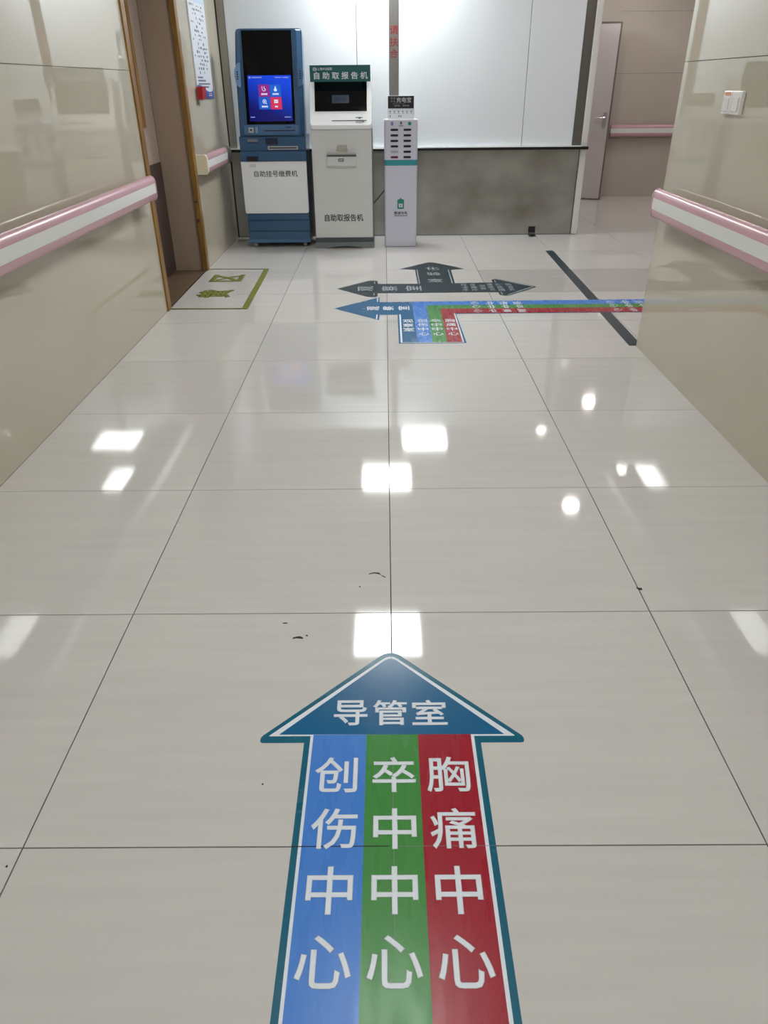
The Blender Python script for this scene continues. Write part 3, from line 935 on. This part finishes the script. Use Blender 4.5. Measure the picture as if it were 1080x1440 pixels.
# chin with camera and card slot
x0, x1, z0, z1 = trect(-1.318, -0.806, 1.010, 1.092)
ch_ = obj('chin_panel', box(B(), x0, x1, -0.020, -0.003, z0, z1, 0.004), M_kblue2, t, (0, 0, H0), HR)
a = tilt(-1.251, 1.050)
bm = B()
box(bm, a[0] - 0.024, a[0] + 0.024, -0.024, -0.0195, a[1] - 0.022, a[1] + 0.022, 0.002)
obj('camera_plate', bm, M_silver, ch_)
obj('camera_lens', cyl(B(), (a[0], -0.027, a[1] + 0.001), (a[0], -0.0235, a[1] + 0.001), 0.009, 14), M_black, ch_)
for k in range(3):
    xx = a[0] + 0.044 + 0.012 * k
    obj('indicator_bar', box(B(), xx, xx + 0.005, -0.0215, -0.0195, a[1] - 0.024, a[1] + 0.026), M_silver if k < 2 else M_kblue, ch_)
p, q = tilt(-1.130, 1.044), tilt(-0.836, 1.041)
obj('card_slot', box(B(), p[0], q[0], -0.0225, -0.0195, p[1] - 0.005, p[1] + 0.005), M_kdark, ch_)
obj('card_slot_lip', box(B(), p[0] + 0.085, q[0] - 0.03, -0.030, -0.0195, p[1] - 0.017, p[1] - 0.007, 0.002), M_kblue2, ch_)
obj('card_mark', box(B(), q[0] - 0.09, q[0] - 0.04, -0.0213, -0.0195, p[1] + 0.024, p[1] + 0.032), M_kdark, ch_)
for x in (-0.252, 0.252):
    for y in (0.06, 0.38):
        bm = B()
        cyl(bm, (x - 0.017, y, 0.021), (x + 0.017, y, 0.021), 0.021, 16)
        c = obj('caster', bm, M_caster, t, smooth=True)
        obj('caster_fork', box(B(), x - 0.022, x + 0.022, y - 0.012, y + 0.016, 0.036, 0.049), M_black, c)

# ---- report kiosk
KX2, KY2 = -0.404, 7.64
t = thing('report_kiosk', 'white self-service report kiosk under a green header sign', 'kiosk', (KX2, KY2, 0))
X = lambda x: x - KX2
bm = B()
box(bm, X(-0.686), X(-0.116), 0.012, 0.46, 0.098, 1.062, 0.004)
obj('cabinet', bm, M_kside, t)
fr = obj('front_panel', box(B(), X(-0.689), X(-0.122), 0.0, 0.0125, 0.098, 1.058, 0.002), M_kgrey, t)
text(fr, '自助取报告机', X(-0.606), X(-0.216), (0, -0.0008, 0.284), XR, ZU, 0.070, M_ink, 0.022)
obj('notch', prism(B(), fillet([(X(-0.459), 0.880), (X(-0.447), 0.926), (X(-0.357), 0.926), (X(-0.348), 0.872), (X(-0.372), 0.866), (X(-0.452), 0.872)], 0.006, 2), 'y', -0.003, 0.001), M_beige, fr, label='beige paper notch')
tr = obj('output_tray', prism(B(), [(-0.004, 0.850), (-0.004, 0.732), (-0.040, 0.752), (-0.048, 0.826), (-0.030, 0.836)], 'x', X(-0.548), X(-0.268)), M_kgrey, t)
tr.location = (0, 0.003, 0)
obj('tray_slot', box(B(), X(-0.542), X(-0.272), -0.0485, -0.003, 0.8365, 0.846), M_plinth2, tr)
obj('tray_lip', box(B(), X(-0.548), X(-0.268), -0.050, -0.004, 0.846, 0.852), M_silver, tr)
bm = B()
lx0, lx1, lz0, lz1, ly = X(-0.438), X(-0.387), 0.788, 0.813, -0.0475
for (a, b, c, d) in ((lx0, lx1, lz0, lz0 + 0.006), (lx0, lx1, lz1 - 0.006, lz1), (lx0, lx0 + 0.007, lz0, lz1), (lx1 - 0.007, lx1, lz0, lz1)):
    box(bm, a, b, ly - 0.003, ly + 0.006, c, d)
obj('lock_frame', bm, M_plinth2, tr)
# plinth with an arched cut-out
pl = [(X(-0.703), 0.0), (X(-0.60), 0.0)] + [(X(-0.60 + 0.39 * k / 10), 0.018 * math.sin(math.pi * k / 10)) for k in range(1, 10)] + [(X(-0.21), 0.0), (X(-0.109), 0.0), (X(-0.112), 0.056), (X(-0.700), 0.056)]
obj('plinth', prism(B(), pl, 'y', -0.018, 0.45), M_plinth, t)
obj('plinth_band', box(B(), X(-0.694), X(-0.116), -0.006, 0.45, 0.056, 0.098), M_plinth2, t)
# head
AL2 = math.radians(18)
H2 = 1.066
tk = dict(plane=7.63, h0=H2, cxk=KX2, y0=7.60, al=AL2)
t2 = lambda x, z: tilt(x, z, **tk)
HP = (0, 7.60 - KY2, H2)
HR2 = (-AL2, 0, 0)
top = t2(0, 1.50)[1]
prof = fillet([(-0.286, 0.0), (0.288, 0.0), (0.290, top), (-0.282, top)], [0.03, 0.03, 0.012, 0.012])
obj('head_shell', prism(B(), prof, 'y', 0.022, 0.20), M_kgrey, t, HP, HR2, smooth=True)
fb = fillet([(-0.282, 0.026), (0.284, 0.026), (0.286, top - 0.004), (-0.278, top - 0.004)], [0.026, 0.026, 0.01, 0.01])
bm = B()
va = [bm.verts.new((x, 0.022, z)) for x, z in prof]
vb = [bm.verts.new((x, 0.0, z)) for x, z in fb]
for i in range(len(va)):
    j = (i + 1) % len(va)
    bm.faces.new((va[i], va[j], vb[j], vb[i]))
bm.faces.new(vb)
bm.faces.new(va[::-1])
bmesh.ops.recalc_face_normals(bm, faces=bm.faces)
bz = obj('bezel', bm, M_kbright, t, HP, HR2)
a, b, c, d = t2(-0.639, 1.203), t2(-0.161, 1.203), t2(-0.157, 1.46), t2(-0.631, 1.46)
sc2 = obj('screen', prism(B(), [a, b, c, d], 'y', -0.004, 0.001), M_glass, t, HP, HR2, label='black screen')
a, b, c, d = t2(-0.478, 1.267), t2(-0.322, 1.267), t2(-0.322, 1.332), t2(-0.478, 1.332)
E_faint = emit('screen_faint', (36, 50, 62), 0.32)
E_faint2 = emit('screen_faint_blue', (24, 34, 56), 0.32)
obj('faint_rectangle', prism(B(), [a, b, c, d], 'y', -0.0046, -0.004), E_faint, sc2)  # weakly emissive grey rectangle on the black screen
for i in range(3):
    p = t2(-0.455 + 0.035 * i, 1.285)
    obj('faint_cell', box(B(), p[0], p[0] + 0.028, -0.0051, -0.0046, p[1], p[1] + 0.034), E_faint2, sc2)
p, q = t2(-0.486, 1.127), t2(-0.164, 1.127)
obj('paper_slot', box(B(), p[0], q[0], -0.002, 0.001, p[1] - 0.0035, p[1] + 0.0035), M_plinth2, bz)
bm = B()
p = t2(-0.232, 1.130)
for (dx0, dx1, dz0, dz1) in ((-0.034, 0.030, 0.020, 0.026), (-0.008, 0.012, 0.013, 0.020), (-0.036, 0.040, -0.010, -0.006), (-0.034, 0.026, -0.022, -0.018), (0.026, 0.046, -0.016, -0.010)):
    box(bm, p[0] + dx0, p[0] + dx1, -0.002, 0.001, p[1] + dz0, p[1] + dz1)
obj('printed_mark', bm, M_plinth2, bz)
# header sign
sg = obj('header_sign', box(B(), X(-0.666), X(-0.123), -0.050, -0.038, 1.437, 1.566, 0.001), M_sign, t, label='dark green header sign with white lettering')
text(sg, '自助取报告机', X(-0.650), X(-0.140), (0, -0.0508, 1.4855), XR, ZU, 0.058, M_print, 0.03)
text(sg, '上海中冶医院', X(-0.598), X(-0.465), (0, -0.0508, 1.537), XR, ZU, 0.022, M_print, 0.015)
bm = B()
lx, lz = X(-0.620), 1.535
for i in range(12):
    if i in (2, 8):
        continue
    a0, a1 = 2 * math.pi * i / 12, 2 * math.pi * (i + 1) / 12
    prism(bm, [(lx + 0.018 * math.cos(a0), lz + 0.015 * math.sin(a0)), (lx + 0.018 * math.cos(a1), lz + 0.015 * math.sin(a1)), (lx + 0.012 * math.cos(a1), lz + 0.010 * math.sin(a1)), (lx + 0.012 * math.cos(a0), lz + 0.010 * math.sin(a0))], 'y', -0.0510, -0.0500)
prism(bm, [(lx - 0.008, lz - 0.006), (lx - 0.004, lz - 0.008), (lx + 0.008, lz + 0.006), (lx + 0.004, lz + 0.008)], 'y', -0.0510, -0.0500)
obj('emblem', bm, M_print, sg)
for x in (-0.60, -0.19):
    obj('sign_bracket', box(B(), X(x) - 0.015, X(x) + 0.015, -0.0385, 0.115, 1.462, 1.48), M_kside, t)

# ---- power bank charger column
KX3, KY3 = 0.1545, 7.67
t = thing('charging_station', 'slim white phone power bank rental column with a teal band', 'charging station', (KX3, KY3, 0))
X = lambda x: x - KX3
fp_ = fillet([(-0.158, 0.0), (0.158, 0.0), (0.158, 0.22), (-0.158, 0.22)], 0.028, 5)


def column(nm, z0, z1, m, grow=0.0):
    bm = B()
    prism(bm, [(x * (1 + grow / 0.158), y + (y - 0.11) * grow / 0.11) for x, y in fp_], 'z', z0, z1)
    return obj(nm, bm, m, t, smooth=True)


lower = column('lower_body', 0.004, 0.742, M_cwhite)
column('teal_band', 0.742, 0.792, M_cteal, -0.001)
upper = column('upper_body', 0.792, 1.122, M_cwhite)
bm = B()
prism(bm, [(x * 0.985, y * 0.985 + 0.0016) for x, y in fp_], 'z', 1.122, 1.131)
obj('top_cap', bm, M_kwhite, t)
for c in range(2):
    for r in range(6):
        xc = (0.0925, 0.2145)[c]
        zc = 1.046 - 0.0462 * r
        m = M_slot
        lab = None
        if c == 0 and r == 4:
            m, lab = M_slotgrey, 'empty grey slot'
        if c == 0 and r == 5:
            m, lab = M_slotred, 'dark red slot'
        bm = B()
        prism(bm, rrect(X(xc) - 0.0355, X(xc) + 0.0355, zc - 0.0095, zc + 0.0095, 0.008, 3), 'y', -0.0025, 0.002)
        obj('slot', bm, m, upper, label=lab)
# printed icons
bm = B()
prism(bm, rrect(X(0.060), X(0.082), 1.083, 1.112, 0.003), 'y', -0.0015, 0.001)
obj('printed_icon', bm, M_iconp, upper)
bm = B()
prism(bm, rrect(X(0.146), X(0.164), 1.090, 1.114, 0.003), 'y', -0.0015, 0.001)
box(bm, X(0.136), X(0.176), -0.0015, 0.001, 1.076, 1.082)
obj('printed_icon', bm, M_ick, upper)
bm = B()
cyl(bm, (X(0.2355), -0.0015, 1.097), (X(0.2355), 0.001, 1.097), 0.016, 18)
obj('printed_icon', bm, M_icong, upper)
# logo on the lower body
bm = B()
prism(bm, fillet([(X(0.122), 0.356), (X(0.187), 0.356), (X(0.187), 0.442), (X(0.164), 0.444), (X(0.1545), 0.460), (X(0.145), 0.444), (X(0.122), 0.442)], [0.008, 0.008, 0.008, 0, 0.004, 0, 0.008], 3), 'y', -0.0015, 0.001)
lg_ = obj('battery_emblem', bm, M_icong, lower, label='teal battery emblem')
bm = B()
prism(bm, rrect(X(0.135), X(0.174), 0.371, 0.404, 0.002), 'y', -0.0022, -0.0014)
obj('emblem_window', bm, M_placew, lower)
bm = B()
prism(bm, rrect(X(0.149), X(0.161), 0.382, 0.393, 0.002), 'y', -0.0028, -0.0021)
for xx in (0.140, 0.1545, 0.169):
    prism(bm, [(X(xx) - 0.004, 0.418), (X(xx) + 0.004, 0.418), (X(xx), 0.428)], 'y', -0.0022, -0.0014)
obj('emblem_detail', bm, M_cteal, lower)
text(lower, '盈诚充电', X(0.088), X(0.220), (0, -0.0012, 0.319), XR, ZU, 0.030, M_ink, 0.03)
bm = B()
x = 0.092
random.seed(3)
while x < 0.214:
    wd = random.uniform(0.003, 0.008)
    box(bm, X(x), X(x + wd), -0.0012, 0.001, 0.2895, 0.2965)
    x += wd + 0.0018
obj('small_print', bm, M_ink, lower, kind='stuff')
# placard standing on top
plc = obj('placard', box(B(), X(0.033), X(0.276), 0.085, 0.097, 1.131, 1.322, 0.001), M_placew, t, label='upright placard with black upper half')
bk = obj('placard_field', box(B(), X(0.0345), X(0.2755), 0.0835, 0.0851, 1.219, 1.3205), M_place, plc)
text(plc, '充电宝', X(0.110), X(0.252), (0, 0.0828, 1.288), XR, ZU, 0.045, M_placetxt, 0.03)
text(plc, '租借', X(0.056), X(0.104), (0, 0.0828, 1.302), XR, ZU, 0.020, M_placegrey, 0.01)
text(plc, '共享', X(0.056), X(0.104), (0, 0.0828, 1.277), XR, ZU, 0.020, M_placegrey, 0.01)
bm = B()
box(bm, X(0.076), X(0.190), 0.0829, 0.0836, 1.256, 1.2585)
for a, b in ((0.094, 0.106), (0.110, 0.122), (0.126, 0.145), (0.172, 0.186), (0.190, 0.206), (0.212, 0.232)):
    box(bm, X(a), X(b), 0.0829, 0.0836, 1.236, 1.247)
obj('small_print', bm, M_placegrey, plc, kind='stuff')
bm = B()
for k in range(6):
    xc = 0.054 + 0.0395 * k
    box(bm, X(xc) - 0.006, X(xc) + 0.006, 0.0845, 0.0852, 1.189, 1.199)
    box(bm, X(xc) - 0.008, X(xc) + 0.008, 0.0845, 0.0852, 1.178, 1.182)
for xc in (0.054, 0.137, 0.155):
    box(bm, X(xc) - 0.004, X(xc) + 0.004, 0.0845, 0.0852, 1.147, 1.164)
obj('small_print', bm, M_ick, plc, kind='stuff')
obj('foot', box(B(), -0.150, 0.150, 0.008, 0.212, 0.0, 0.0045), M_kside, t)

# cable between the kiosk and the charger
bm = B()
pts = [(-0.25, 8.108, 0.18), (-0.20, 8.115, 0.25), (-0.122, 8.115, 0.345), (-0.060, 8.09, 0.415), (-0.009, 8.02, 0.48), (0.04, 7.95, 0.52), (0.06, 7.894, 0.53)]
tube(bm, pts, 0.005, 8)
tag(obj('power_cable', bm, M_black, smooth=True), 'thin black cable sagging between the report kiosk and charging column', 'cable')


# =================================================================== LIGHTS OF THE ROOM
def panel_light(x, y, label, m=None):
    t = thing('ceiling_light', label, 'ceiling light', (x, y, CH), 'square ceiling light panels')
    s = 0.285
    bm = B()
    for (a, b, c, d) in ((-0.305, 0.305, -0.305, -s), (-0.305, 0.305, s, 0.305), (-0.305, -s, -s, s), (s, 0.305, -s, s)):
        box(bm, a, b, c, d, -0.014, -0.0005)
    obj('frame', bm, M_lampframe, t)
    obj('diffuser', box(B(), -s, s, -s, s, -0.010, -0.002), m or M_lamp, t)


panel_light(0.0, 7.97, 'square white ceiling panel light nearest the kiosks')
panel_light(0.0, 5.00, 'square white ceiling panel light over the coloured junction sticker', M_lamp3)
panel_light(0.0, 1.85, 'square white ceiling panel light above the large foreground arrow', M_lamp2)
panel_light(0.0, -0.9, 'square white ceiling panel light just behind the camera', M_lamp2)
panel_light(0.0, -3.6, 'square white ceiling panel light at the rear end of the corridor', M_lamp2)
panel_light(0.52, 9.12, 'square white ceiling panel light behind the open-topped partition')


def downlight(x, y, label):
    t = thing('downlight', label, 'ceiling light', (x, y, CH), 'round downlights of the side corridor')
    bm = B()
    n = 20
    for i in range(n):
        a0, a1 = 2 * math.pi * i / n, 2 * math.pi * (i + 1) / n
        prism(bm, [(0.105 * math.cos(a0), 0.105 * math.sin(a0)), (0.105 * math.cos(a1), 0.105 * math.sin(a1)), (0.078 * math.cos(a1), 0.078 * math.sin(a1)), (0.078 * math.cos(a0), 0.078 * math.sin(a0))], 'z', -0.012, -0.0005)
    obj('ring', bm, M_lampframe, t)
    obj('lens', cyl(B(), (0, 0, -0.008), (0, 0, -0.002), 0.077, 20), M_down, t)


downlight(2.12, 7.25, 'round downlight of the side corridor nearest the camera')
downlight(2.18, 9.44, 'round downlight beside the end of the partition')
downlight(3.10, 10.43, 'round downlight in front of the ajar door')
downlight(4.6, 7.2, 'added unseen round downlight deep in the side corridor')  # added out of view to give the side corridor more light
downlight(4.6, 10.0, 'added unseen round downlight in the far corner of the side corridor')  # second added lamp, unseen, brightening the side corridor
